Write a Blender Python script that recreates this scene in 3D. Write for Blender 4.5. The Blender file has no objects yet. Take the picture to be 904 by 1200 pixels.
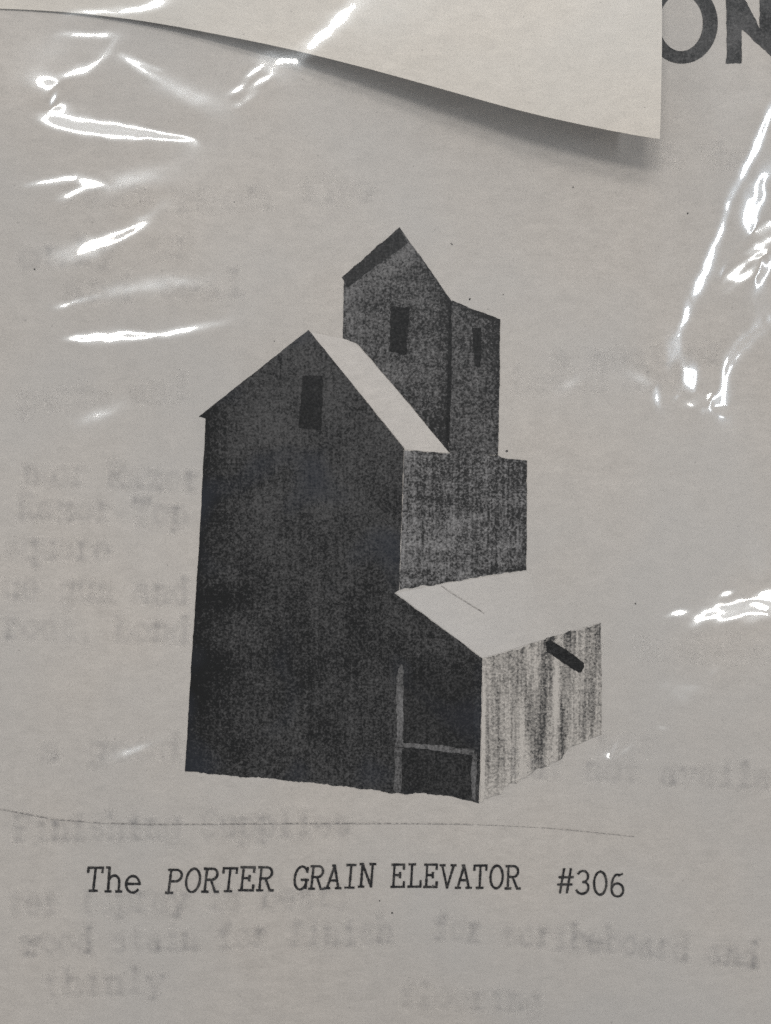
import bpy, bmesh, math, random
import numpy as np
from mathutils import Vector
random.seed(7); rng = np.random.default_rng(11)

# ---------------------------------------------------------------- units
# one unit u = a tenth of a millimetre on the page; page plane z = 0, origin under the camera
U = 1e-4
CAM = 1667.0                                   # camera height above the page, in u
scene = bpy.context.scene
col = scene.collection

def P(px, py, z=0.0):
    """a traced position (px to the right, py down on the page) at height z, in u"""
    k = (CAM - z) / CAM
    return ((px - 452.0) * k, (600.0 - py) * k, z)

def page_z(x, y):  # bow deepened so the lower page turns from the lamps and darkens
    """gentle bow of the page (u)"""
    return -36.0 * (np.clip(-(y + 100), 0, None) / 500.0) ** 2 \
        + 4.0 * np.sin(x / 190.0 + 0.7) * np.cos(y / 240.0 + 0.3) + 2.2 * np.sin((x + 1.4 * y) / 130.0) \
        - 3.0 * (np.clip(-x - 150, 0, None) / 300.0) ** 2

# ---------------------------------------------------------------- tagging
def tag(o, label=None, cat=None, kind=None, group=None):
    if label: o['label'] = label
    if cat: o['category'] = cat
    if kind: o['kind'] = kind
    if group: o['group'] = group
    return o

def link(name, me, mat, parent=None):
    o = bpy.data.objects.new(name, me)
    col.objects.link(o)
    if mat: me.materials.append(mat)
    if parent: o.parent = parent
    return o

# ---------------------------------------------------------------- node helper
class NT:
    def __init__(self, name):
        self.m = bpy.data.materials.new(name); self.m.use_nodes = True
        self.t = self.m.node_tree; self.t.nodes.clear()
        self.out = self.n('ShaderNodeOutputMaterial')
        self._co = None
    def n(self, typ, **kw):
        nd = self.t.nodes.new(typ)
        for k, v in kw.items(): setattr(nd, k, v)
        return nd
    def l(self, a, b): self.t.links.new(a, b)
    def put(self, sock, v):
        if hasattr(v, 'is_output') or isinstance(v, bpy.types.NodeSocket): self.l(v, sock)
        else: sock.default_value = v
    def co(self, sx=1, sy=1, sz=1, loc=(0, 0, 0)):
        """object coordinates counted in u"""
        if self._co is None: self._co = self.n('ShaderNodeTexCoord').outputs['Object']
        mp = self.n('ShaderNodeMapping'); mp.inputs['Scale'].default_value = (sx / U, sy / U, sz / U)
        mp.inputs['Location'].default_value = loc
        self.l(self._co, mp.inputs['Vector']); return mp.outputs[0]
    def noise(self, scale, detail=2, rough=.5, sx=1, sy=1, loc=(0, 0, 0)):
        nd = self.n('ShaderNodeTexNoise'); self.l(self.co(sx, sy, 0.001, loc), nd.inputs['Vector'])
        nd.inputs['Scale'].default_value = scale; nd.inputs['Detail'].default_value = detail
        nd.inputs['Roughness'].default_value = rough
        return nd.outputs['Fac']
    def math(self, op, a, b=0.0, clamp=False):
        nd = self.n('ShaderNodeMath', operation=op, use_clamp=clamp)
        self.put(nd.inputs[0], a); self.put(nd.inputs[1], b); return nd.outputs[0]
    def mrange(self, v, a, b, c=0.0, d=1.0):
        nd = self.n('ShaderNodeMapRange'); nd.clamp = True
        self.put(nd.inputs[0], v)
        for i, x in enumerate((a, b, c, d)): nd.inputs[i + 1].default_value = x
        return nd.outputs[0]
    def mix(self, f, a, b):
        nd = self.n('ShaderNodeMix', data_type='RGBA')
        self.put(nd.inputs[0], f); self.put(nd.inputs[6], a); self.put(nd.inputs[7], b); return nd.outputs[2]
    def diffuse(self, color, rough=.92, bump=None, bstr=.2, bdist=1.0):
        p = self.n('ShaderNodeBsdfPrincipled')
        self.put(p.inputs['Base Color'], color); p.inputs['Roughness'].default_value = rough
        p.inputs['Specular IOR Level'].default_value = .12
        if bump is not None:
            b = self.n('ShaderNodeBump'); b.inputs['Strength'].default_value = bstr
            b.inputs['Distance'].default_value = bdist * U
            self.l(bump, b.inputs['Height']); self.l(b.outputs[0], p.inputs['Normal'])
        self.l(p.outputs[0], self.out.inputs[0]); return p

PAPER = (0.578, 0.549, 0.519, 1)
def paper_color(t, base=PAPER, dy=0.0):
    b = base
    dark = tuple(c * .80 for c in b[:3]) + (1,)
    lite = tuple(min(1, c * 1.14) for c in b[:3]) + (1,)
    f1 = t.noise(.33, 2, .65, loc=(dy, 0, 0))                # fibre grain
    f2 = t.noise(.035, 3, .6, sx=1.0, sy=1.35, loc=(0, dy, 0))       # cloudy formation
    f3 = t.noise(.13, 2, .6, sx=.45, sy=1.0, loc=(dy, dy, 0))
    f = t.math('ADD', t.math('MULTIPLY', t.mrange(f1, .22, .78), .46), t.math('MULTIPLY', t.mrange(f2, .3, .7), .28))
    f = t.math('ADD', f, t.math('MULTIPLY', t.mrange(f3, .3, .7), .26))
    c = t.mix(f, dark, lite)
    # a faint yellowing / greying, in broad patches
    g = t.mrange(t.noise(.0042, 2, .5, loc=(3.1 + dy, 1.7, 0)), .35, .65)
    c = t.mix(t.math('MULTIPLY', g, .55), c, (b[0] * .90, b[1] * .945, b[2] * .995, 1))
    # tiny dark fibres and dirt specks
    s = t.mrange(t.noise(.16, 1, .5, loc=(8 + dy, 2, 0)), .765, .80)
    c = t.mix(t.math('MULTIPLY', s, .35), c, (.18, .17, .17, 1))
    return c, f1

def mat_paper(name, base=PAPER, dy=0.0):
    t = NT(name); c, f = paper_color(t, base, dy)
    t.diffuse(c, bump=f, bstr=.25, bdist=.6)
    return t.m

def mat_ink(name, dark, light, level, grain=.55, streak=0.0, blotch=.25, edge=None, seed=0.0, cross=0.0, contrast=.22, tint=None):
    """photocopier toner: level = share of the lighter tone showing through; streak = vertical streaks"""
    t = NT(name)
    g = t.noise(.36, 3, .75, loc=(seed, seed * .7, 0))
    g2 = t.noise(.17, 2, .6, sx=1.0, sy=.8, loc=(seed * 2, 1, 0))
    v = t.noise(.11, 2, .6, sx=2.0, sy=.06, loc=(seed, 2, 0))
    h = t.noise(.06, 2, .6, sx=.22, sy=1.3, loc=(4, seed, 0))
    b = t.noise(.017, 3, .6, loc=(seed, 5, 0))
    f = t.math('MULTIPLY', t.math('SUBTRACT', g, .5), grain * 3.2)
    f = t.math('ADD', f, t.math('MULTIPLY', t.math('SUBTRACT', g2, .5), grain * 1.4))
    f = t.math('ADD', f, t.math('MULTIPLY', t.math('SUBTRACT', v, .5), streak * 4))
    f = t.math('ADD', f, t.math('MULTIPLY', t.math('SUBTRACT', h, .5), cross * 3.5))
    f = t.math('ADD', f, t.math('MULTIPLY', t.math('SUBTRACT', b, .5), blotch * 3))
    f = t.math('ADD', f, level)
    if edge is not None:                        # toner density read per vertex
        a = t.n('ShaderNodeAttribute', attribute_name='toner')
        f = t.math('SUBTRACT', f, t.math('MULTIPLY', t.math('SUBTRACT', a.outputs['Fac'], .5), edge))
    f = t.mrange(f, .5 - contrast, .5 + contrast)
    c = t.mix(f, dark + (1,), light + (1,))
    # pinholes where toner never took
    s = t.mrange(t.noise(.30, 1, .5, loc=(seed + 9, 3, 0)), .77, .83)
    c = t.mix(t.math('MULTIPLY', s, .30), c, (.36, .35, .33, 1))
    if tint:
        bl = t.mrange(t.noise(.011, 1, .5, loc=(seed + 2.2, 6.1, 0)), .55, .72)
        c = t.mix(t.math('MULTIPLY', bl, .6), c, tint + (1,))
    t.diffuse(c, rough=.75)
    return t.m

# ---------------------------------------------------------------- ink geometry lying on the page
def ragged(pts, amp, step=3.0, edges=None):
    """break polygon edges into short pieces with a photocopy's rough edge"""
    out = []
    n = len(pts)
    for i in range(n):
        a, b = Vector(pts[i]), Vector(pts[(i + 1) % n])
        am = amp if edges is None else edges.get(i, amp)
        L = (b - a).length; k = max(1, int(L / step)); nrm = Vector((-(b - a).y, (b - a).x)) / max(L, 1e-6)
        drift = 0.0
        for j in range(k):
            p = a.lerp(b, j / k)
            if j:
                drift = drift * .7 + random.gauss(0, am * .7)
                p = p + nrm * (drift + random.gauss(0, am * .35))
            out.append((p.x, p.y))
    return out

def ink_mesh(name, polys, mat, parent, lift=.5, amp=.35, density=None, cell=20.0, edges=None, rag=True):
    bm = bmesh.new()
    for poly in polys:
        pp = ragged(poly, amp, edges=edges) if rag else poly
        vs = [bm.verts.new((P(x, y)[0], P(x, y)[1], 0)) for x, y in pp]
        bm.faces.new(vs)
    xs = [v.co.x for v in bm.verts]; ys = [v.co.y for v in bm.verts]
    for ax, lo, hi in ((0, min(xs), max(xs)), (1, min(ys), max(ys))):
        g = math.floor(lo / cell) * cell + cell
        while g < hi:
            co = [0, 0, 0]; no = [0, 0, 0]; co[ax] = g; no[ax] = 1
            bmesh.ops.bisect_plane(bm, geom=bm.verts[:] + bm.edges[:] + bm.faces[:], dist=1e-4, plane_co=co, plane_no=no)
            g += cell
    bmesh.ops.triangulate(bm, faces=bm.faces[:])
    lay = bm.verts.layers.float.new('toner') if density else None
    for v in bm.verts:
        x, y = v.co.x, v.co.y
        if lay is not None: v[lay] = density(x + 452.0, 600.0 - y)
        v.co = (x * U, y * U, (float(page_z(x, y)) + lift) * U)
    bmesh.ops.recalc_face_normals(bm, faces=bm.faces[:])
    if bm.faces and sum(f.normal.z for f in bm.faces) < 0: bmesh.ops.reverse_faces(bm, faces=bm.faces[:])
    me = bpy.data.meshes.new(name); bm.to_mesh(me); bm.free()
    return link(name, me, mat, parent)

# ---------------------------------------------------------------- strokes: typed letters
def arc(cx, cy, rx, ry, a0, a1, n=14):
    return [(cx + rx * math.cos(math.radians(a0 + (a1 - a0) * i / n)), cy + ry * math.sin(math.radians(a0 + (a1 - a0) * i / n))) for i in range(n + 1)]
# unit box: x 0..1 = letter pitch, y 0 = baseline, 1 = cap height; slab-serif typewriter forms
G = {}
G['T'] = [[(.10, .80), (.10, 1), (.84, 1), (.84, .80)], [(.47, 1), (.47, 0)], [(.28, 0), (.66, 0)]]
G['P'] = [[(.20, 1), (.20, 0)], [(.06, 0), (.42, 0)], [(.06, 1), (.52, 1)] + arc(.52, .75, .30, .25, 90, -90) + [(.20, .50)]]
G['O'] = [arc(.48, .5, .38, .51, 0, 360, 28)]
G['R'] = [[(.18, 1), (.18, 0)], [(.04, 0), (.36, 0)], [(.04, 1), (.50, 1)] + arc(.50, .76, .29, .24, 90, -90) + [(.18, .52)], [(.46, .52), (.76, 0), (.94, 0)]]
G['E'] = [[(.20, 1), (.20, 0)], [(.06, 1), (.80, 1), (.80, .80)], [(.06, 0), (.84, 0), (.84, .22)], [(.20, .53), (.58, .53)], [(.58, .64), (.58, .42)]]
G['G'] = [arc(.50, .5, .39, .51, 42, 330, 24), [(.84, .96), (.84, .76)], [(.54, .42), (.94, .42)], [(.84, .42), (.84, .05)]]
G['A'] = [[(.12, 0), (.47, 1), (.82, 0)], [(.36, 1), (.47, 1)], [(.24, .34), (.70, .34)], [(0, 0), (.28, 0)], [(.66, 0), (.96, 0)]]
G['I'] = [[(.48, 1), (.48, 0)], [(.22, 1), (.74, 1)], [(.22, 0), (.74, 0)]]
G['N'] = [[(.16, 0), (.16, 1), (.78, .02), (.78, 1)], [(.02, 0), (.32, 0)], [(.62, 1), (.94, 1)], [(.02, 1), (.18, 1)]]
G['L'] = [[(.28, 1), (.28, 0)], [(.10, 1), (.48, 1)], [(.10, 0), (.86, 0), (.86, .26)]]
G['V'] = [[(.12, 1), (.48, 0), (.84, 1)], [(0, 1), (.28, 1)], [(.68, 1), (.96, 1)]]
G['#'] = [[(.30, 1.02), (.18, -.02)], [(.70, 1.02), (.58, -.02)], [(.06, .66), (.86, .66)], [(.02, .34), (.82, .34)]]
G['3'] = [arc(.44, .75, .31, .25, 150, -80, 16) + arc(.44, .26, .36, .27, 80, -155, 18)]
G['0'] = [arc(.48, .5, .36, .51, 0, 360, 28)]
G['6'] = [[(.78, .98), (.60, .93)] + arc(.50, .34, .36, .62, 78, 180, 10), arc(.48, .28, .34, .29, 0, 360, 22)]
X = .68
G['h'] = [[(.22, 1.04), (.22, 0)], [(.08, 1.04), (.22, 1.04)], [(.22, .48)] + arc(.50, .42, .27, .27, 150, 0, 10) + [(.77, 0)], [(.08, 0), (.36, 0)], [(.64, 0), (.92, 0)]]
G['e'] = [[(.14, .36), (.82, .36)] + arc(.48, .34, .35, .36, 4, 320, 22)]
G['a'] = [arc(.42, .46, .28, .22, 160, 0, 10) + [(.70, .04), (.86, 0)], arc(.42, .19, .29, .20, 60, 330, 16)]
G['o'] = [arc(.48, .34, .35, .35, 0, 360, 20)]
G['c'] = [arc(.50, .34, .35, .35, 40, 320, 18)]
G['d'] = [arc(.44, .34, .32, .35, 0, 360, 20), [(.62, 1.04), (.76, 1.04), (.76, 0), (.92, 0)]]
G['b'] = [arc(.54, .34, .32, .35, 0, 360, 20), [(.06, 1.04), (.20, 1.04), (.20, 0)]]
G['p'] = [arc(.54, .34, .32, .35, 0, 360, 20), [(.06, .68), (.20, .68), (.20, -.30)], [(.06, -.30), (.40, -.30)]]
G['q'] = [arc(.44, .34, .32, .35, 0, 360, 20), [(.92, .68), (.76, .68), (.76, -.30)], [(.60, -.30), (.94, -.30)]]
G['g'] = [arc(.44, .36, .30, .32, 0, 360, 20), [(.92, .68), (.76, .68), (.76, -.10)] + arc(.46, -.12, .30, .20, 0, -160, 10)]
G['i'] = [[(.26, .68), (.50, .68), (.50, 0)], [(.20, 0), (.80, 0)], [(.48, .92), (.52, .98)]]
G['l'] = [[(.26, 1.04), (.50, 1.04), (.50, 0)], [(.20, 0), (.80, 0)]]
G['f'] = [[(.42, 0), (.42, .78)] + arc(.62, .80, .20, .22, 180, 40, 8), [(.16, .66), (.72, .66)], [(.18, 0), (.70, 0)]]
G['k'] = [[(.08, 1.04), (.22, 1.04), (.22, 0)], [(.22, .26), (.68, .66)], [(.40, .42), (.76, 0)], [(.08, 0), (.36, 0)], [(.62, 0), (.92, 0)], [(.54, .66), (.84, .66)]]
G['m'] = [[(.02, .68), (.14, .68), (.14, 0)], [(.14, .52)] + arc(.31, .48, .17, .20, 140, 0, 8) + [(.48, 0)], [(.48, .52)] + arc(.65, .48, .17, .20, 140, 0, 8) + [(.82, 0), (.94, 0)]]
G['n'] = [[(.08, .68), (.22, .68), (.22, 0)], [(.22, .48)] + arc(.50, .42, .27, .27, 150, 0, 10) + [(.77, 0)], [(.08, 0), (.36, 0)], [(.64, 0), (.92, 0)]]
G['r'] = [[(.12, .68), (.32, .68), (.32, 0)], [(.32, .44)] + arc(.58, .42, .25, .26, 150, 40, 8), [(.14, 0), (.62, 0)]]
G['s'] = [arc(.48, .50, .27, .17, 30, 250, 12) + arc(.50, .18, .29, .18, 80, -150, 12)]
G['t'] = [[(.40, .92), (.40, .18)] + arc(.60, .18, .20, .18, 180, 320, 8), [(.14, .66), (.78, .66)]]
G['u'] = [[(.08, .68), (.20, .68), (.20, .24)] + arc(.46, .24, .26, .24, 180, 340, 10), [(.62, .68), (.76, .68), (.76, 0), (.92, 0)]]
G['v'] = [[(.14, .66), (.48, 0), (.82, .66)], [(.02, .66), (.28, .66)], [(.68, .66), (.94, .66)]]
G['w'] = [[(.06, .66), (.26, 0), (.48, .52), (.70, 0), (.90, .66)], [(0, .66), (.2, .66)], [(.78, .66), (1, .66)]]
G['y'] = [[(.14, .66), (.50, 0)], [(.84, .66), (.42, -.26), (.18, -.28)], [(.02, .66), (.28, .66)], [(.68, .66), (.96, .66)]]
G['z'] = [[(.18, .50), (.18, .66), (.76, .66), (.16, 0), (.80, 0), (.80, .18)]]
G['K'] = [[(.18, 1), (.18, 0)], [(.18, .42), (.76, 1)], [(.36, .58), (.80, 0)], [(.04, 0), (.34, 0)], [(.64, 0), (.94, 0)], [(.04, 1), (.34, 1)], [(.60, 1), (.90, 1)]]
G['F'] = [[(.20, 1), (.20, 0)], [(.06, 1), (.82, 1), (.82, .78)], [(.06, 0), (.42, 0)], [(.20, .53), (.60, .53)]]
G['S'] = [arc(.48, .76, .32, .24, 20, 250, 14) + arc(.48, .26, .36, .26, 80, -160, 14)]
G['D'] = [[(.18, 1), (.18, 0)], [(.04, 1), (.40, 1)] + arc(.40, .5, .42, .5, 90, -90, 18) + [(.04, 0)]]
G['('] = [arc(.90, .42, .50, .72, 130, 230, 12)]
G[')'] = [arc(.10, .42, .50, .72, 50, -50, 12)]
G[','] = [[(.50, .06), (.40, -.20)]]
G['.'] = [[(.46, .02), (.52, .06)]]
G['-'] = [[(.20, .36), (.76, .36)]]

class Strokes:
    """ribbons lying on the page; soft ones fade to nothing across their width"""
    def __init__(self): self.v = []; self.f = []; self.a = []; self.k = 0
    def add(self, pts, w, lift=.5, soft=False, alpha=1.0, wob=.0):
        pts = [Vector(p) for p in pts]
        out = [pts[0]]
        for p in pts[1:]:
            if (p - out[-1]).length > 1e-3: out.append(p)
        if len(out) < 2: return
        # lengthen square ends by a third of the stroke
        closed = (out[0] - out[-1]).length < w * .5 and len(out) > 6
        if not closed:
            d = (out[1] - out[0]).normalized(); out[0] = out[0] - d * w * .35
            d = (out[-1] - out[-2]).normalized(); out[-1] = out[-1] + d * w * .35
        segs = [[out[0]]]
        for i in range(1, len(out)):
            segs[-1].append(out[i])
            if i < len(out) - 1 and (out[i] - out[i - 1]).angle(out[i + 1] - out[i]) > .9:
                e = (out[i] - out[i - 1]).normalized(); segs[-1][-1] = out[i] + e * w * .45
                e2 = (out[i + 1] - out[i]).normalized(); segs.append([out[i] - e2 * w * .45])
        for sg in segs: self._ribbon(sg, w, lift, soft, alpha, wob, closed and len(segs) == 1)
    def _ribbon(self, pts, w, lift, soft, alpha, wob, closed):
        dens = [pts[0]]
        for i in range(1, len(pts)):
            L = (pts[i] - pts[i - 1]).length; k = max(1, int(L / 2.5))
            for j in range(1, k + 1): dens.append(pts[i - 1].lerp(pts[i], j / k))
        self.k += 1
        z = lift + (self.k % 60) * .004
        n = len(dens); base = len(self.v)
        for i, p in enumerate(dens):
            if closed: d = dens[(i + 1) % (n - 1)] - dens[(i - 1) % (n - 1)]
            else: d = dens[min(i + 1, n - 1)] - dens[max(i - 1, 0)]
            nr = Vector((-d.y, d.x)).normalized()
            ww = w * .5 * (1 + (random.gauss(0, wob) if wob else 0))
            offs = (-ww, 0, ww)
            for o_, al in zip(offs, ((0, 1, 0) if soft else (1, 1, 1))):
                q = p + nr * o_
                x, y, _ = P(q.x, q.y)
                end = 1.0
                if soft and not closed: end = min(1, min(i, n - 1 - i) / 1.5 + .0)
                self.v.append((x * U, y * U, (float(page_z(x, y)) + z) * U)); self.a.append(al * alpha * end)
        for i in range(n - 1):
            for c in (0, 1):
                a = base + i * 3 + c
                self.f.append((a, a + 1, a + 4, a + 3))
    def word(self, s, x0, y0, x1, y1, h, w, shear=0.0, shear1=None, soft=False, alpha=1.0, wob=0.0, lift=.5, bow=0.0, jit=0.0):
        n = len(s); pitch = (x1 - x0) / n
        for i, ch in enumerate(s):
            if ch == ' ' or ch not in G: continue
            t = i / max(1, n - 1); sh = shear if shear1 is None else shear + (shear1 - shear) * t
            bx = x0 + pitch * i; by = y0 + (y1 - y0) * (i + .5) / n + bow * 4 * t * (1 - t) + random.gauss(0, jit)
            al = alpha * (1 if not soft else random.uniform(.55, 1.1))
            for st in G[ch]:
                self.add([(bx + gx * pitch * .98 + gy * h * sh, by - gy * h) for gx, gy in st], w, lift, soft, al, wob)
    def build(self, name, mat, parent):
        me = bpy.data.meshes.new(name); me.from_pydata(self.v, [], self.f)
        at = me.attributes.new('alpha', 'FLOAT', 'POINT'); at.data.foreach_set('value', self.a)
        me.update()
        # faces up
        bm = bmesh.new(); bm.from_mesh(me)
        bmesh.ops.reverse_faces(bm, faces=[f for f in bm.faces if f.normal.z < 0]); bm.to_mesh(me); bm.free()
        return link(name, me, mat, parent)

# ---------------------------------------------------------------- table under everything
t = NT('table_board')
w1 = t.noise(.004, 4, .6, sx=.15, sy=1)
t.diffuse(t.mix(w1, (.20, .14, .09, 1), (.32, .24, .16, 1)), rough=.5)
bm = bmesh.new(); bmesh.ops.create_cube(bm, size=1.0)
for v in bm.verts: v.co = (v.co.x * 9000 * U, v.co.y * 9000 * U, (v.co.z * 300 - 150 - 60) * U)
bmesh.ops.bevel(bm, geom=bm.edges[:], offset=20 * U, segments=3, affect='EDGES')
me = bpy.data.meshes.new('table_top'); bm.to_mesh(me); bm.free()
tag(link('table_top', me, t.m), kind='structure')

# ---------------------------------------------------------------- the printed page
M_paper = mat_paper('page_paper')
def page_mesh():
    cell = 20.0; xs = np.arange(-800, 801, cell); ys = np.arange(-1000, 1001, cell)
    bm = bmesh.new()
    def layer(dz): return [[bm.verts.new((x * U, y * U, (float(page_z(x, y)) + dz) * U)) for x in xs] for y in ys]
    A, B = layer(0), layer(-1.3); ny, nx = len(ys) - 1, len(xs) - 1
    for j in range(ny):
        for i in range(nx):
            bm.faces.new((A[j][i], A[j][i + 1], A[j + 1][i + 1], A[j + 1][i])).smooth = True
            bm.faces.new((B[j][i], B[j + 1][i], B[j + 1][i + 1], B[j][i + 1])).smooth = True
    loop = [(0, i) for i in range(nx + 1)] + [(j, nx) for j in range(1, ny + 1)] + [(ny, i) for i in range(nx - 1, -1, -1)] + [(j, 0) for j in range(ny - 1, 0, -1)]
    for q in range(len(loop)):
        (a, b), (c, d) = loop[q], loop[(q + 1) % len(loop)]
        f = bm.faces.new((A[a][b], B[a][b], B[c][d], A[c][d]))
        for e in f.edges: e.smooth = False
    me = bpy.data.meshes.new('instruction_sheet'); bm.to_mesh(me); bm.free(); return me
page = link('instruction_sheet', page_mesh(), M_paper)
tag(page, 'grey white instruction sheet printed with a grain elevator picture and its typed caption', 'printed sheet')

K = lambda v: (v, v, v * 1.03)
# distances used for toner density
def dens_gable(x, y):
    d = .5
    d += .35 * math.exp(-max(0, x - 222 - (905 - y) * .06) / 22.0)          # darker along the left edge
    d += .16 * math.exp(-((y - 780) / 28.0) ** 2) * (1 if x < 380 else .3) + .2 * math.exp(-((y - 700) / 12.0) ** 2) * (x < 300)
    d -= .10 * math.exp(-(((x - 345) / 45) ** 2 + ((y - 475) / 22) ** 2))
    d += .12 * math.exp(-(((x - 540) / 40) ** 2 + ((y - 800) / 45) ** 2)) - .06 * (y < 690) * (x > 250)
    d += .13 * math.exp(-((x - 466) / 9.0) ** 2) * (520 < y < 690)
    d -= .10 * math.exp(-((x - 371 + (y - 600) * .03) / 1.8) ** 2) * (560 < y < 780) + .07 * (y < 560) 
    return d
M_gable = mat_ink('toner_black', K(.004), K(.092), .385, grain=.74, streak=.13, blotch=.30, edge=1.0, seed=1.3, contrast=.34, tint=(.022, .027, .040))
gable = ink_mesh('gable_wall', [[(362, 387), (474, 526), (473.5, 528), (468, 691), (462.5, 695), (565.4, 771.5), (564.5, 830), (562, 943),
        (540, 937.5), (517, 932.5), (490, 930.5), (463, 930.5), (445, 927), (400, 921.5), (380, 920), (350, 917.5), (300, 912), (260, 908.5), (216.5, 905), (231, 671), (236, 585), (241, 490), (233, 488)]],
    M_gable, page, lift=.5, amp=.22, density=dens_gable, edges={8: .8, 9: .8, 10: .8, 11: .9, 12: .9, 13: .9, 14: .9, 15: .9, 16: .9, 17: .9, 7: .6})
tag(gable, 'black toner front wall with pointed gable')
M_win = mat_ink('toner_window', K(.004), K(.05), .28, grain=.5, blotch=.1, seed=4.1, contrast=.32)
ink_mesh('window', [[(354.5, 441), (379, 440.5), (377.3, 504), (351, 501.5)]], M_win, gable, lift=.9, amp=.5)
M_post = mat_ink('toner_post', K(.03), K(.24), .44, grain=.40, streak=.12, seed=6.2, contrast=.30)  # lighter grey toner of the door posts and rail
M_doorway = mat_ink('toner_doorway', K(.004), K(.07), .34, grain=.6, streak=.08, blotch=.15, seed=2.9, contrast=.30, tint=(.018, .02, .03))
door = ink_mesh('doorway', [[(474, 790), (553, 790), (557, 880), (554, 937), (530, 933.2), (517, 931.5), (490, 929.7), (471, 929.6)]], M_doorway, gable, lift=.8, amp=.7)
ink_mesh('door_post', [[(466, 790), (471, 778), (473.5, 790), (472.5, 871), (463.5, 871.5)], [(463, 876.5), (471, 877), (470, 928.6), (462, 928.2)], [(553.5, 885), (559.5, 884), (557.5, 940), (551.8, 937)]], M_post, gable, lift=1.1, amp=.7)
ink_mesh('door_rail', [[(463, 870.8), (500, 872.5), (530, 876), (557, 878.5), (556.5, 885.5), (525, 882), (498, 878), (463, 876)]], M_post, gable, lift=1.4, amp=.6)

def dens_side(x, y):
    d = .5 - .16 * math.exp(-(x - 470) / 9.0) + .16 * math.exp(-(616 - x) / 6.0) + .14 * math.exp(-abs(y - 540) / 10.0) * (x > 575)
    d += .15 * math.exp(-((y - (655 - (x - 470) * .06)) / 5.0) ** 2) - .10 * math.exp(-((y - 640) / 10.0) ** 2) * (x < 530) + .12 * math.exp(-((y - 670 - (x < 540) * 14) / 5.0) ** 2)
    d += .10 * math.exp(-((x - 535) / 45.0) ** 2 - ((y - 570) / 45) ** 2)
    return d
M_side = mat_ink('toner_grey', K(.020), K(.29), .40, grain=.60, streak=.17, cross=.18, blotch=.14, edge=1.0, seed=8.4, contrast=.30)
side = ink_mesh('side_wall', [[(474.2, 528), (500, 530), (527, 531.5), (540, 531.5), (583, 533.5), (588, 536.5), (617.5, 540), (616.5, 668), (575, 673.5), (530, 681), (468.5, 691.2)]],
    M_side, page, lift=.5, amp=.3, density=dens_side, edges={7: .8, 8: .8, 9: .8})
tag(side, 'grey toner side wall under the tower')

def dens_tower(x, y):
    d = .5
    s = (y - (337 - (x - 407) * .755))          # below the shaded eave band
    d -= .20 * math.exp(-((s - 12) / 10.0) ** 2) * (x < 490)
    d += .20 * math.exp(-(526 - x) / 14.0)
    d -= .12 * math.exp(-((x - 412) / 12.0) ** 2 - ((y - 372) / 28.0) ** 2)
    d += .07 * math.exp(-((y - 500) / 35.0) ** 2)
    d -= .07 * math.exp(-((y - 440) / 18.0) ** 2)
    return d
M_tower = mat_ink('toner_tower', K(.016), K(.215), .375, grain=.58, streak=.08, cross=.09, blotch=.18, edge=1.0, seed=12.7, contrast=.30)
tower = ink_mesh('tower_wall', [[(468.3, 266), (529, 352), (526.5, 440), (524.5, 515), (526.8, 530.5), (470, 462), (420, 404), (417, 402), (402, 396.5), (403.5, 329), (400.8, 325.3)]],
    M_tower, page, lift=.5, amp=.25, density=dens_tower)
tag(tower, 'grey toner tower front with pointed gable')
ink_mesh('eave', [[(468.3, 266.3), (478, 284.5), (444, 309), (424, 325), (408, 337.5), (404.2, 329), (401.5, 325)]],
    mat_ink('toner_eave', K(.012), K(.085), .34, grain=.42, blotch=.12, seed=3.4, contrast=.30), tower, lift=.8, amp=.5)
ink_mesh('window', [[(459, 359.6), (480, 359), (476.5, 416), (455.8, 411.5)]], M_win, tower, lift=.9, amp=.7)
ink_mesh('tower_corner', [[(526.3, 360), (529.2, 352.5), (529.4, 420), (526.6, 520), (523.2, 516), (524.8, 430)]], M_win, tower, lift=.85, amp=.5)

def dens_annex(x, y):
    return .5 + .14 * math.exp(-(585 - x) / 4.0) + .24 * math.exp(-abs(y - (354 + (x - 532) * .38)) / 4.5) - .08 * math.exp(-((x - 540) / 10.0) ** 2 - ((y - 366) / 14) ** 2)
annex = ink_mesh('tower_side_wall', [[(529.6, 352.3), (586.5, 374.3), (585, 455), (583.2, 533.2), (540, 531.2), (527.2, 531), (525, 516), (527, 440)]],
    M_tower, page, lift=.55, amp=.25, density=dens_annex)
ink_mesh('window', [[(552.8, 384.5), (564, 384), (563, 430), (556.2, 429.5), (555.2, 412)]], M_win, annex, lift=.9, amp=.35)

def dens_shed(x, y):
    d = .5
    for cx, w, a in ((641, 6, .26), (634, 3, .12), (663.5, 4.5, .27), (621, 2.5, .14), (692, 10, .09), (612, 2, .14), (575, 2.5, .10), (593, 3, .06), (583, 2, .06), (605, 2.5, .10)):
        d += a * math.exp(-((x + (y - 800) * .045 - cx) / w) ** 2)
    for cx, w, a in ((652.5, 3.2, .34), (616, 3.5, .22), (567.5, 3, .40), (673.5, 3, .18), (600, 3, .12), (626, 2.5, .16)):
        d -= a * math.exp(-((x + (y - 800) * .045 - cx) / w) ** 2)
    low = max(0.0, (y - (930 - (x - 565) * .60)) / 45.0 + .4)
    return d - .16 * low + .12 * math.exp(-abs(y - (771 - (x - 565) * .31)) / 5.0)
M_shed = mat_ink('toner_shed', K(.045), (.58, .555, .525), .57, grain=.50, streak=.24, blotch=.08, edge=1.25, seed=15.2, contrast=.34)
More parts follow.
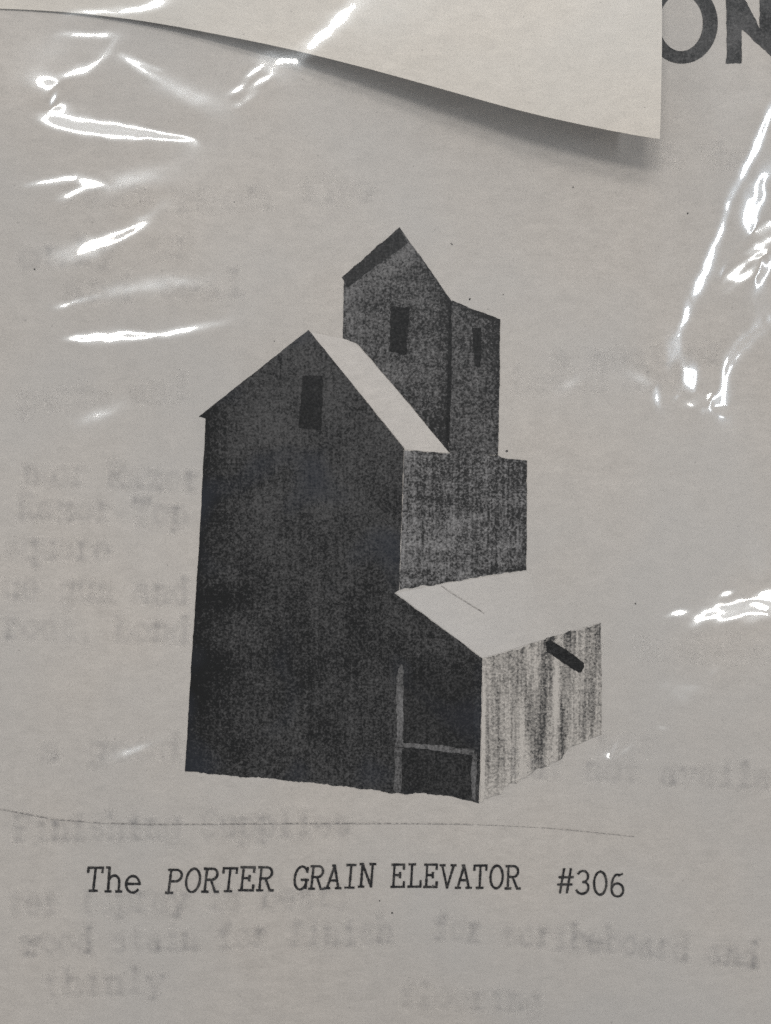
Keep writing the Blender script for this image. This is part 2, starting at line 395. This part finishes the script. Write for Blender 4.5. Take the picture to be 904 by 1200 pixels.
shed = ink_mesh('shed_side_wall', [[(566.2, 772), (590, 765), (635, 750.5), (672, 739), (703.3, 729.6), (704.5, 800), (705.6, 861), (680, 872), (663, 883), (638, 900), (610, 914), (590, 928), (563.5, 942), (565, 860)]],
    M_shed, page, lift=.5, amp=.55, density=dens_shed, cell=8.0, edges={7: 1.6, 8: 1.6, 9: 1.6, 10: 1.6, 11: 1.6, 0: .9, 1: .9, 2: .9, 3: .9})
tag(shed, 'pale streaky toner shed side')
ink_mesh('spout', [[(639, 752), (645, 749.5), (660, 759), (684, 776.5), (684.5, 781), (681, 787.5), (678, 788), (656, 773.5), (641, 763)]], M_win, shed, lift=.9, amp=.35)

# white roofs are the bare page, kept inside the printed outline
M_roof = mat_paper('roof_paper', (0.636, 0.608, 0.582, 1))
ink_mesh('main_roof', [[(364, 389.5), (402, 397.2), (417, 402.8), (470, 463), (526.4, 531), (500, 529.2), (475.5, 526.6)]], M_roof, page, lift=.2, amp=0, rag=False)
t = NT('shed_roof_paper'); c1, f1 = paper_color(t, (0.636, 0.608, 0.582, 1)); c2, _ = paper_color(t, PAPER)
a = t.n('ShaderNodeAttribute', attribute_name='toner')
t.diffuse(t.mix(a.outputs['Fac'], c1, c2), bump=f1, bstr=.25, bdist=.6)
shed_roof = ink_mesh('shed_roof', [[(464.5, 695), (530, 682.3), (616.5, 669.5), (703, 729), (635, 749.6), (566, 771)]], t.m, page, lift=.2, amp=0, rag=False,
    density=lambda x, y: max(0.0, min(1.0, (x - (y - 700) * .5 - 545) / 110.0)))
t = NT('pencil'); g = t.noise(.25, 2, .6)
c, _ = paper_color(t)
t.diffuse(t.mix(t.mrange(g, .42, .60), (.27, .26, .255, 1), c)); M_pencil = t.m
st = Strokes()
st.add([(517, 686), (530, 695), (546, 705), (567, 718)], 1.3)
st.build('roof_crease', M_pencil, shed_roof)
st = Strokes()
st.add([(-30, 948), (0, 952), (60, 963), (115, 967), (175, 968.5), (260, 967.5), (350, 966.5), (452, 966.5), (520, 967), (555, 968)], 1.4)
st.add([(560, 968.3), (590, 969.5), (632, 971.8)], .6)
st.add([(636, 972), (660, 974), (690, 977), (745, 983)], .8)
st.build('pencil_line', M_pencil, page)

# caption, heading
t = NT('typed_ink'); g = t.noise(.30, 2, .7); g2 = t.noise(.035, 2, .5)
f = t.math('ADD', t.mrange(g, .50, .80), t.math('MULTIPLY', t.mrange(g2, .52, .75), .35))
t.diffuse(t.mix(f, (.012, .012, .014, 1), (.15, .145, .14, 1)), rough=.7); M_type = t.m
cap = Strokes()
cap.word('The', 94.5, 1049.3, 164.5, 1051, 28, 2.95, .13, .04, wob=.09, jit=.3)
cap.word('PORTER', 190.5, 1051.5, 320.5, 1047, 28, 2.9, .14, .11, wob=.09, jit=.3)
cap.word('GRAIN', 341, 1046.2, 439.5, 1042.3, 27.5, 2.8, .12, .08, wob=.09, jit=.3)
cap.word('ELEVATOR', 457.5, 1043, 612.5, 1044.8, 27, 2.75, .05, .03, wob=.09, jit=.3)
cap.word('#306', 655, 1049.5, 738, 1056, 27.5, 2.75, .07, -.04, wob=.09, jit=.3)
tag(cap.build('caption', M_type, page), 'typed caption line')
def ring(cx, cy, ro, ri, a0, a1, n=40):
    o = [(cx + ro[0] * math.cos(a), cy + ro[1] * math.sin(a)) for a in [math.radians(a0 + (a1 - a0) * i / n) for i in range(n + 1)]]
    i_ = [(cx - 1 + ri[0] * math.cos(a), cy + ri[1] * math.sin(a)) for a in [math.radians(a1 + (a0 - a1) * i / n) for i in range(n + 1)]]
    return o + i_
M_head = mat_ink('toner_heading', K(.014), K(.15), .33, grain=.35, streak=.06, cross=.08, blotch=.38, seed=21.0, contrast=.30)
head = ink_mesh('heading_letters', [ring(799.5, 26.5, (42, 48), (25.5, 33.5), -180, 0), ring(799.5, 26.5, (42, 48), (25.5, 33.5), 0, 180),
        [(851, -21), (864, -21), (890.2, 33), (890.8, -21), (909.5, -21), (909.5, 74), (904, 66), (869.3, 34), (869, 74.3), (850.5, 74.3), (852, 60)]], M_head, page, lift=.5, amp=.35)
tag(head, 'bold black heading letters')
sp = []
for x, y, r in ((550.5, 351, 1.1), (593.5, 528.5, 1.6), (529, 285, .8), (551, 350, .9), (806, 250, 1.2), (672, 219, .9), (530, 286, .8), (322, 400, .8), (40, 315, 1.3), (744, 707, 1.2), (275, 237, .8), (445, 1060, 1.0), (508, 1041, .9), (460, 1075, 1.4), (590, 345, .8)):
    r *= .8; sp.append([(x + r * math.cos(a) * random.uniform(.7, 1.3), y + r * math.sin(a) * random.uniform(.6, 1.2)) for a in [i * math.pi / 4 for i in range(8)]])
for one in sp: ink_mesh('toner_speck', [one], M_type, page, lift=.6, amp=0, rag=False)

# text of the leaf behind, showing faintly through the paper
t = NT('show_through')
a = t.n('ShaderNodeAttribute', attribute_name='alpha')
m1 = t.mrange(t.noise(.055, 2, .6), .36, .62)
m2 = t.mrange(t.noise(.28, 2, .7), .25, .75)
fa = t.math('MULTIPLY', t.math('MULTIPLY', a.outputs['Fac'], t.math('ADD', t.math('MULTIPLY', m1, .75), .25)), t.math('ADD', t.math('MULTIPLY', m2, .7), .3))
tr = t.n('ShaderNodeBsdfTransparent'); di = t.n('ShaderNodeBsdfDiffuse'); di.inputs[0].default_value = (.205, .21, .235, 1)
mx = t.n('ShaderNodeMixShader'); t.l(fa, mx.inputs[0]); t.l(tr.outputs[0], mx.inputs[1]); t.l(di.outputs[0], mx.inputs[2]); t.l(mx.outputs[0], t.out.inputs[0])
M_show = t.m
def row(s, x0, y0, x1, y1, h=27, a=.5, w=8.0, bow=0):
    sh = Strokes()
    sh.word(s, x0, y0, x1, y1, h, w * 1.55, .02, soft=True, alpha=a * .54, lift=1.4, bow=bow, jit=.5)
    sh.build('show_through_text', M_show, page)
row('only or', 20, 312, 232, 300, a=.24); row('and seal', 75, 352, 290, 345, a=.24)
row('no', 26, 566, 66, 568, a=.34); row('or Razor', 60, 566, 236, 574, a=.30)
row('Razor-Top', 20, 606, 222, 614, a=.34); row('square', 4, 652, 130, 656, a=.34)
row('ue gun and', 2, 700, 222, 706, a=.32); row('root, bond', 2, 746, 222, 752, a=.34)
row('a good', 44, 892, 212, 888, a=.26); row('but not availa', 598, 909, 908, 924, a=.32)
row('Finishing Supplies', 12, 988, 412, 978, h=29, a=.40)
row('ter (spray is best)', 2, 1077, 412, 1066, h=28, a=.36)
row('wood stain for finish', 20, 1126, 462, 1110, h=28, a=.40); row('for scribeboard and', 508, 1104, 896, 1142, h=28, a=.42, bow=-2)
row('thinly', 42, 1176, 190, 1172, h=28, a=.32); row('flooring', 468, 1190, 640, 1196, h=28, a=.26)
row('a weather', 646, 432, 850, 424, a=.16); row('board and', 600, 460, 800, 452, a=.12)
row('from the', 200, 250, 440, 232, a=.16); row('for models', 640, 765, 900, 775, a=.10)
row('in the', 760, 190, 880, 196, a=.13); row('not', 700, 880, 770, 885, a=.12)
row('parts and', 20, 480, 220, 466, a=.13); row('trim', 70, 240, 180, 236, a=.10)
# ---------------------------------------------------------------- loose sheet across the top with its lower edge lifted
def flap():
    edge = [(-420, -8), (-200, 2), (0, 10), (60, 12.5), (120, 18), (180, 26), (250, 39), (330, 55), (420, 77), (500, 99), (560, 116), (620, 132.5), (700, 150), (740, 157.5), (773, 163)]
    ex = np.array([e[0] for e in edge], float); ey = np.array([e[1] for e in edge], float)
    zx = lambda x: np.interp(x, [-420, 0, 100, 200, 330, 500, 640, 775], [2.5, 3.0, 4.2, 7, 14, 27, 38, 44])
    nx, ny = 150, 60
    top = []
    for j in range(ny + 1):
        s = j / ny
        r = []
        for i in range(nx + 1):
            u = i / nx; px = -420 + u * (773.5 - -420) + (2.5 * min(1, s * 4.5)) * u
            e = float(np.interp(px, ex, ey))
            k = 3
            e = sum(float(np.interp(px + d, ex, ey)) for d in (-30, -15, 0, 15, 30)) / 5 if px < 740 else float(np.interp(px, ex, ey))
            py = e + (-520 - e) * s ** 1.25
            dist = e - py
            z = 2.4 + (float(zx(px)) - 2.4) * math.exp(-(dist / 260.0) ** 1.5) + .7 * math.sin(px / 80.) * min(1, dist / 60)
            r.append(P(px, py, z))
        top.append(r)
    bm = bmesh.new()
    def layer(dz): return [[bm.verts.new((p[0] * U, p[1] * U, (p[2] + dz) * U)) for p in r] for r in top]
    A, B = layer(0), layer(-1.3)
    for j in range(ny):
        for i in range(nx):
            bm.faces.new((A[j][i], A[j][i + 1], A[j + 1][i + 1], A[j + 1][i])); bm.faces.new((B[j][i], B[j + 1][i], B[j + 1][i + 1], B[j][i + 1]))
    loop = [(0, i) for i in range(nx + 1)] + [(j, nx) for j in range(1, ny + 1)] + [(ny, i) for i in range(nx - 1, -1, -1)] + [(j, 0) for j in range(ny - 1, 0, -1)]
    side = []
    for q in range(len(loop)):
        (a, b), (c, d) = loop[q], loop[(q + 1) % len(loop)]
        side.append(bm.faces.new((A[a][b], B[a][b], B[c][d], A[c][d])))
    bmesh.ops.recalc_face_normals(bm, faces=bm.faces[:])
    for f in bm.faces: f.smooth = True
    for f in side:
        for e in f.edges: e.smooth = False
        f.smooth = False
    me = bpy.data.meshes.new('loose_sheet'); bm.to_mesh(me); bm.free(); return me
fl = link('loose_sheet', flap(), mat_paper('loose_paper', (0.715, 0.676, 0.622, 1), 3.7))
tag(fl, 'blank cream sheet lying across the top with its lower edge lifted over the heading', 'paper sheet')

# ---------------------------------------------------------------- ceiling lamps (the tubes that the plastic mirrors), in u
LAMPS = []          # centre, half-axis vector along the tube, half-axis across
def add_lamp(name, c, along, across, L, color):
    c, along = Vector(c), Vector(along)
    d = (Vector((0, 0, 0)) - c).normalized()
    a = (along - d * along.dot(d)).normalized()
    b = d.cross(a)
    ha, hb = along.length, across
    li = bpy.data.lights.new(name, 'AREA'); li.shape = 'RECTANGLE'
    li.size = 2 * ha * U; li.size_y = 2 * hb * U
    li.energy = L * math.pi * (2 * ha * U) * (2 * hb * U)
    li.color = color
    o = bpy.data.objects.new(name, li); col.objects.link(o)
    o.location = c * U
    from mathutils import Matrix
    m = Matrix((a, b, -d * 1.0)).transposed()
    if m.determinant() < 0: m = Matrix((a, -b, -d)).transposed()
    o.rotation_euler = m.to_euler()
    LAMPS.append((np.array(c), np.array(a * ha), np.array(b * hb)))
H = 15000.0
WARM = (1.0, .945, .875); COOL = (.93, .97, 1.0)
add_lamp('ceiling_tube', (-700, H * math.tan(math.radians(33)), H), (6000, 0, 0), 800, 21.5, WARM)
add_lamp('ceiling_tube', (900, H * math.tan(math.radians(46)), H), (6000, 0, 0), 800, 21.5, WARM)
add_lamp('ceiling_tube', (H * math.tan(math.radians(44)), 1500, H), (0, 4200, 0), 780, 18, COOL)
add_lamp('ceiling_tube', (-H * math.tan(math.radians(60)), 4000, H), (0, 5000, 0), 650, 15, COOL)

# ---------------------------------------------------------------- plastic bag: crinkled film
# Each crease lies where a glint should show; its crest slope is shaped to mirror a lamp into the
# camera, and a height field with those slopes is then solved for.
ZF = 60.0
STEP = 2.0
NX, NY = 560, 720
gx = (np.arange(NX) - NX / 2) * STEP; gy = (np.arange(NY) - NY / 2) * STEP
GX, GY = np.meshgrid(gx, gy)                     # [NY, NX]
C = np.array([0, 0, CAM])
def slope_for(p, lamp_pt):
    """slope (dz/dx, dz/dy) that a crest at p has when it glints towards the viewer"""
    v = C - p; v = v / np.linalg.norm(v); l = lamp_pt - p; l = l / np.linalg.norm(l)
    n = v + l; return np.array([-n[0] / n[2], -n[1] / n[2]])
LPTS = []
for c, a, b in (LAMPS[0], LAMPS[2], LAMPS[3]):
    for s in (-.7, 0, .7): LPTS.append(c + a * s)
# creases laid where glints should show: (points with local width factor, half-width, crest strength, fade length at start, at end, inner ripple)
CR = [
 ([(70, 37.5), (90, 38.5), (112, 39.5), (128, 38.5), (133, 42)], 4.2, 1.02, 14, 1, 0),
 ([(134, 42), (131, 50), (126, 60), (118, 68), (106, 76), (96, 81, 1.5), (86, 85), (71, 88)], 5, 1.04, 1, 8, 0),
 ([(142, 63), (154, 71), (166, 80), (178, 87), (192, 96)], 5.5, 1.05, 3, 16, 0),
 ([(146, 64), (165, 73), (186, 80)], 4, .95, 4, 14, 0),
 ([(190, 95), (225, 112), (258, 124)], 14, .72, 8, 22, 0),
 ([(67, 106), (63, 114), (57, 124)], 4.5, 1.06, 2, 2, 0),
 ([(57, 134), (59, 140), (70, 144, 1.0), (100, 148, 1.1), (130, 151, 1.1), (160, 154, .9), (190, 158.5, .65), (226, 162, .35)], 9, 1.34, 2, 8, .02),
 ([(30, 217), (55, 213), (76, 209), (92, 207)], 5, .98, 8, 2, 0),
 ([(88, 208), (98, 213, 1.2), (108, 215, 1.2), (124, 217, .6)], 8, 1.02, 2, 8, .04),
 ([(74, 234), (84, 227), (98, 219)], 6, 1.04, 3, 2, 0),
 ([(128, 216), (165, 207), (200, 200)], 13, .74, 4, 20, 0),
 ([(78, 300, 1.15), (110, 289, 1.0), (140, 277, .8), (164, 265.5, .55), (174, 259, .4)], 12, 1.17, 26, 3, .03),
 ([(160, 262), (178, 250), (190, 240)], 9, .82, 2, 10, 0),
 ([(66, 361), (74, 359, 1.2), (84, 355.5), (110, 349), (130, 343)], 6, 1.03, 4, 36, 0),
 ([(110, 349), (150, 338), (190, 332), (240, 330)], 12, .80, 10, 30, 0),
 ([(78, 397, .5), (92, 396.5, 1.0), (120, 395.5, 1.05), (150, 395, .9), (186, 393.5, .5)], 9.5, 1.13, 5, 12, .05),
 ([(184, 394), (215, 388), (265, 378)], 6, .92, 4, 34, 0),
 ([(95, 497), (118, 487), (142, 473)], 11, .93, 8, 12, 0),
 ([(80, 12.5), (110, 12), (140, 11), (165, 8.5), (180, 4, 1.4), (191, 1, 1.6)], 4.2, 1.04, 22, 2, 0),
 ([(269, 109), (280, 103), (286, 97), (289, 90), (295, 83), (306, 77)], 3.6, 1.04, 2, 5, 0),
 ([(277, 124), (287, 117), (295, 111), (296, 103), (301, 97), (316, 88)], 3.6, 1.04, 2, 5, 0),
 ([(352, 66), (368, 50), (388, 30), (412, 5)], 11, .86, 14, 6, .05),
 ([(303, 78), (325, 72), (350, 70)], 12, .74, 4, 14, 0),
 ([(907, 121), (900, 137), (893, 155), (887, 171), (880, 185), (872, 199), (866, 213), (859, 224), (854, 235), (852, 247), (846, 268, 1.1), (838, 287, 1.2), (833, 300, 1.3), (828, 318, 1.5), (820, 333, 1.4), (810, 352, 1)], 7, 1.03, 2, 4, 0),
 ([(809, 353, 1.3), (807, 362, 1.2), (802, 375), (796, 389)], 8, 1.07, 1, 6, .05),
 ([(797, 388), (790, 405), (788, 425), (793, 436)], 13, .88, 4, 10, .12),
 ([(802, 429), (809, 440), (818, 450), (829, 464)], 13, 1.06, 4, 2, .16),
 ([(808, 470), (818, 467, 1.3), (828, 470), (834, 472)], 11, 1.16, 2, 2, .10),
 ([(832, 472), (840, 470), (846, 464), (850, 455), (850, 442), (852, 432), (857, 420, 1.4), (866, 408, 1.4), (878, 397), (890, 385), (898, 383), (909, 375)], 8.5, 1.08, 1, 1, 0),
 ([(908, 196), (896, 207), (889, 219), (887, 230, 1.5), (883, 243, 1.6), (876, 254, 1.5), (880, 264, 1.4), (886, 271, 1.3)], 10, 1.10, 10, 1, .07),
 ([(884, 272, 1.2), (895, 267, 1.2), (909, 262)], 8, 1.06, 1, 1, .05),
 ([(909, 276), (898, 283), (888, 290), (877, 297), (890, 296)], 7, 1.05, 1, 2, 0),
 ([(893, 298), (880, 303), (868, 314), (860, 324, 1.4), (868, 327), (878, 321), (887, 312), (892, 303)], 6, 1.05, 1, 1, 0),
 ([(892, 302), (895, 312), (896, 320), (901, 312), (909, 303)], 5.5, 1.05, 1, 1, 0),
 ([(858, 338), (862, 332)], 6, .9, 2, 2, 0),
 ([(768, 458), (767.5, 466), (770.5, 475)], 7.5, 1.14, 3, 3, 0),
 ([(664, 454), (673, 445)], 10, .93, 4, 4, 0),
 ([(740, 437), (754, 445), (763, 455)], 10, .91, 6, 4, 0),
 ([(782, 722, .7), (792, 719, 1.2), (806, 717, .8)], 7.5, 1.08, 4, 4, .08),
 ([(806, 718), (820, 722), (830, 712)], 14, .80, 3, 3, .05),
 ([(814, 733, .7), (826, 725, 1.0), (840, 718, 1.1), (858, 714, 1.15), (880, 712, 1.25), (910, 708, 1.25)], 15, 1.20, 3, 1, .17),
 ([(846, 699), (862, 693)], 6, 1.02, 3, 3, 0),
 ([(880, 700), (910, 694)], 7, 1.03, 4, 1, .1),
 ([(890, 672), (894, 650)], 12, .72, 4, 6, 0),
 ([(714, 887), (719, 878), (725, 868)], 4.5, 1.02, 2, 3, 0),
 ([(708, 884), (718, 887), (728, 881), (739, 872)], 4.5, 1.01, 3, 4, 0),
 ([(770, 851), (781, 853)], 4, 1.0, 3, 3, 0),
 ([(126, 890), (150, 882), (186, 867)], 8, .94, 10, 14, 0),
 ([(830, 790), (838, 784)], 5, .95, 3, 3, 0),
 ([(785, 800), (800, 812), (815, 806)], 12, .90, 8, 8, .15),
]
def to_film(px, py): k = (CAM - ZF) / CAM; return np.array([(px - 452) * k, (600 - py) * k])
kx = 2 * np.pi * np.fft.fftfreq(NX, STEP); ky = 2 * np.pi * np.fft.fftfreq(NY, STEP)
KX, KY = np.meshgrid(kx, ky); K2 = KX ** 2 + KY ** 2; K2[0, 0] = 1
HP = 1 - np.exp(-(K2 * 330.0 ** 2))                # no film-wide swells
def field(lo):
    f = np.real(np.fft.ifft2(np.fft.fft2(rng.normal(size=GX.shape)) * np.exp(-K2 * lo ** 2 / 2))); return f / f.std()
RIP = field(3.5); WAV = field(9.0)
TX = np.zeros_like(GX); TY = np.zeros_like(GX); WT = np.zeros_like(GX); AM = np.zeros_like(GX); OWN = np.full(GX.shape, -1)
for ci, (pts, w, A, t0, t1, rip) in enumerate(CR):
    q = [to_film(p[0], p[1]) for p in pts]; ws = [p[2] if len(p) > 2 else 1.0 for p in pts]
    # which lamp suits this crease: the one whose slope lies most nearly across it
    best = None
    for lp in LPTS:
        sc_ = 0; tot = 0
        for a, b in zip(q[:-1], q[1:]):
            tdir = (b - a); Ls = np.linalg.norm(tdir); tdir = tdir / Ls
            g = slope_for(np.array([*(.5 * (a + b)), ZF]), lp); gn = np.linalg.norm(g)
            sc_ += Ls * (abs(g @ tdir) / gn + .6 * gn); tot += Ls
        if best is None or sc_ / tot < best[0]: best = (sc_ / tot, lp)
    lp = best[1]
    if A > 1: A -= .045 if best[1][1] > 6000 else .0
    D = np.full(GX.shape, 1e9); S = np.zeros(GX.shape); W = np.ones(GX.shape)
    lens = [np.linalg.norm(b - a) for a, b in zip(q[:-1], q[1:])]; Lt = sum(lens); acc = 0
    for (a, b), (wa, wb), Ls in zip(zip(q[:-1], q[1:]), zip(ws[:-1], ws[1:]), lens):
        e = (b - a) / Ls
        tt = np.clip((GX - a[0]) * e[0] + (GY - a[1]) * e[1], 0, Ls)
        d = np.hypot(GX - a[0] - tt * e[0], GY - a[1] - tt * e[1])
        m_ = d < D
        S = np.where(m_, acc + tt, S); W = np.where(m_, wa + (wb - wa) * tt / Ls, W); D = np.minimum(D, d); acc += Ls
    nn = max(4, int(Lt / 9)); xs_ = np.linspace(0, Lt, nn)
    wv = w * (1.0 if lp[1] > 6000 else 1.22) * W * (1 + np.interp(S.ravel(), xs_, rng.normal(0, .13, nn)).reshape(S.shape) + .10 * WAV)
    along = 1 + np.interp(S.ravel(), xs_, rng.normal(0, .012, nn)).reshape(S.shape)
    along = along * (1 - .30 * np.exp(-(S / t0) ** 2)) * (1 - .30 * np.exp(-((Lt - S) / t1) ** 2))
    body = np.exp(-(D / wv) ** 2); skirt = np.exp(-(D / (2.8 * wv)) ** 2)
    prof = (.74 * body + .26 * skirt) * A * along * (1 + rip * RIP)
    v = np.stack([-GX, -GY, np.full_like(GX, CAM - ZF)], -1); v /= np.linalg.norm(v, axis=-1, keepdims=True)
    l = np.stack([lp[0] - GX, lp[1] - GY, np.full_like(GX, lp[2] - ZF)], -1); l /= np.linalg.norm(l, axis=-1, keepdims=True)
    n = v + l; sx = -n[..., 0] / n[..., 2]; sy = -n[..., 1] / n[..., 2]
    upd = prof > AM
    TX = np.where(upd, sx * prof, TX); TY = np.where(upd, sy * prof, TY); AM = np.maximum(AM, prof); OWN = np.where(upd, ci, OWN)
    WT = np.maximum(WT, np.maximum(np.exp(-(D / (wv * 1.1)) ** 4), .12 * skirt))
def project(ax, ay):
    fh = -1j * (KX * np.fft.fft2(ax) + KY * np.fft.fft2(ay)) / K2 * HP
    fh[0, 0] = 0
    hx = np.real(np.fft.ifft2(1j * KX * fh)); hy = np.real(np.fft.ifft2(1j * KY * fh))
    return hx, hy, fh
core = (WT > .8); T2 = TX ** 2 + TY ** 2 + 1e-9
masks = [core & (OWN == i) for i in range(len(CR))]
gain = np.ones(len(CR) + 1); ax, ay = TX.copy(), TY.copy()
for it in range(90):
    hx, hy, fh = project(ax, ay)
    if it and it % 10 == 0:
        for i, m_ in enumerate(masks):
            if m_.any():
                r_ = float(((hx * TX + hy * TY)[m_] / T2[m_]).mean()); gain[i] *= min(1.35, max(.8, 1 / max(r_, .3)))
        gain = np.clip(gain, .7, 3.0)
    gm = gain[OWN]
    ax = WT * TX * gm + (1 - WT) * hx * .97; ay = WT * TY * gm + (1 - WT) * hy * .97
hx, hy, fh = project(ax, ay)
print('gains', np.round(gain, 2))
# fine handling crinkle over the whole film, stronger where it is already creased
def rnd(lo, hi, amp):
    r = np.fft.fft2(rng.normal(size=GX.shape)); kk = np.sqrt(K2)
    band = np.exp(-(kk * lo) ** 2) * (1 - np.exp(-(kk * hi) ** 2))
    h = np.real(np.fft.ifft2(r * band)); gyy, gxx = np.gradient(h, STEP)
    return h * amp / np.sqrt((gxx ** 2 + gyy ** 2).mean())
h = np.real(np.fft.ifft2(fh))
near = np.clip(AM, 0, 1)
h = h + rnd(40, 120, .012) + rnd(6, 20, .004) + near * rnd(3, 8, .010)
print('film height', h.min(), h.max(), 'slope', np.abs(hx).max(), np.abs(hy).max())
Zf = ZF + h
# floor for the film: never through the page or the loose sheet
Zf = np.maximum(Zf, 6 + 40 / (1 + np.exp(-(GY - 330) / 30.0)))
verts = np.stack([GX, GY, Zf], -1).reshape(-1, 3) * U
idx = np.arange(NX * NY).reshape(NY, NX)
quads = np.stack([idx[:-1, :-1], idx[:-1, 1:], idx[1:, 1:], idx[1:, :-1]], -1).reshape(-1, 4)
# outer skirt running down to the bag's sealed edge
ringi = list(idx[0, :]) + list(idx[1:, -1]) + list(idx[-1, -2::-1]) + list(idx[-2:0:-1, 0])
nr = len(ringi); extra = []; base = len(verts)
for lvl, (fx, fy, zz) in enumerate(((1.18, 1.16, 40), (1.42, 1.36, 10), (1.56, 1.48, -38))):
    for i in ringi:
        x, y, z = verts[i] / U; ex = fx * (560 if True else 0)
        extra.append((x / 560 * 560 * fx, y * fy, zz + (z - ZF) * (.4 if lvl == 0 else 0)))
verts = np.vstack([verts, np.array(extra) * U])
sk = []
prev = np.array(ringi)
for lvl in range(3):
    cur = base + lvl * nr + np.arange(nr)
    sk.append(np.stack([prev, cur, np.roll(cur, -1), np.roll(prev, -1)], -1)); prev = cur
quads = np.vstack([quads] + sk)
me = bpy.data.meshes.new('plastic_bag')
me.vertices.add(len(verts)); me.vertices.foreach_set('co', verts.ravel().astype(np.float32))
me.loops.add(quads.size); me.loops.foreach_set('vertex_index', quads.ravel().astype(np.int32))
me.polygons.add(len(quads)); me.polygons.foreach_set('loop_start', (np.arange(len(quads)) * 4).astype(np.int32))
me.polygons.foreach_set('loop_total', np.full(len(quads), 4, np.int32))
me.polygons.foreach_set('use_smooth', np.ones(len(quads), bool))
me.update(calc_edges=True); me.validate()
t = NT('clear_film')
fr = t.n('ShaderNodeFresnel'); fr.inputs['IOR'].default_value = 1.5
g1 = t.n('ShaderNodeBsdfGlossy'); g1.inputs['Roughness'].default_value = .045
g2 = t.n('ShaderNodeBsdfGlossy'); g2.inputs['Roughness'].default_value = .23; g2.inputs['Color'].default_value = (.80, .90, 1, 1)
mg = t.n('ShaderNodeMixShader'); mg.inputs[0].default_value = .44
t.l(g1.outputs[0], mg.inputs[1]); t.l(g2.outputs[0], mg.inputs[2])
trn = t.n('ShaderNodeBsdfTransparent'); trn.inputs[0].default_value = (.975, .975, .975, 1)
mx = t.n('ShaderNodeMixShader'); t.l(t.math('MINIMUM', t.math('MULTIPLY', fr.outputs[0], 2.9), .14), mx.inputs[0])
t.l(trn.outputs[0], mx.inputs[1]); t.l(mg.outputs[0], mx.inputs[2]); t.l(mx.outputs[0], t.out.inputs[0])
M_film = t.m
bag = link('plastic_bag', me, M_film)
tag(bag, 'clear crinkled plastic bag around the sheets, catching white glints', 'plastic bag')
bm = bmesh.new()
bw, bh = 560 * 1.56, 720 * 1.48
vs = [bm.verts.new((x * U, y * U, -45 * U)) for x, y in ((-bw, -bh), (bw, -bh), (bw, bh), (-bw, bh))]
bm.faces.new(vs); me2 = bpy.data.meshes.new('back_film'); bm.to_mesh(me2); bm.free()
link('back_film', me2, M_film, bag)

# ---------------------------------------------------------------- room light, camera, output
wd = bpy.data.worlds.new('World'); scene.world = wd; wd.use_nodes = True
nt = wd.node_tree; bg = nt.nodes['Background']
tc = nt.nodes.new('ShaderNodeTexCoord'); sp_ = nt.nodes.new('ShaderNodeSeparateXYZ'); nt.links.new(tc.outputs['Generated'], sp_.inputs[0])
mr = nt.nodes.new('ShaderNodeMapRange'); nt.links.new(sp_.outputs['Y'], mr.inputs[0])      # room gradient added to vary the film's reflections, lighter towards the page top
mr.inputs[1].default_value = -.8; mr.inputs[2].default_value = .8; mr.inputs[3].default_value = .50; mr.inputs[4].default_value = 1.02
mz = nt.nodes.new('ShaderNodeMapRange'); nt.links.new(sp_.outputs['Z'], mz.inputs[0]); mz.interpolation_type = 'SMOOTHSTEP'   # dark ceiling and onlooker overhead
mz.inputs[1].default_value = .45; mz.inputs[2].default_value = .80; mz.inputs[3].default_value = 1.0; mz.inputs[4].default_value = .15
mm = nt.nodes.new('ShaderNodeMath'); mm.operation = 'MULTIPLY'; nt.links.new(mr.outputs[0], mm.inputs[0]); nt.links.new(mz.outputs[0], mm.inputs[1])
nt.links.new(mm.outputs[0], bg.inputs['Strength']); bg.inputs['Color'].default_value = (1, .985, .97, 1)

cd = bpy.data.cameras.new('camera'); cam = bpy.data.objects.new('camera', cd); col.objects.link(cam)
cd.sensor_fit = 'VERTICAL'; cd.sensor_height = 36; cd.lens = 36 * CAM / 1200
cd.clip_start = .005; cd.clip_end = 50
cam.location = (0, 0, CAM * U); scene.camera = cam
scene.view_settings.view_transform = 'Standard'; scene.view_settings.look = 'None'
scene.view_settings.exposure = 0; scene.view_settings.gamma = 1
scene.cycles.use_denoising = False; scene.cycles.max_bounces = 6; scene.cycles.transparent_max_bounces = 96
scene.cycles.caustics_reflective = False; scene.cycles.caustics_refractive = False
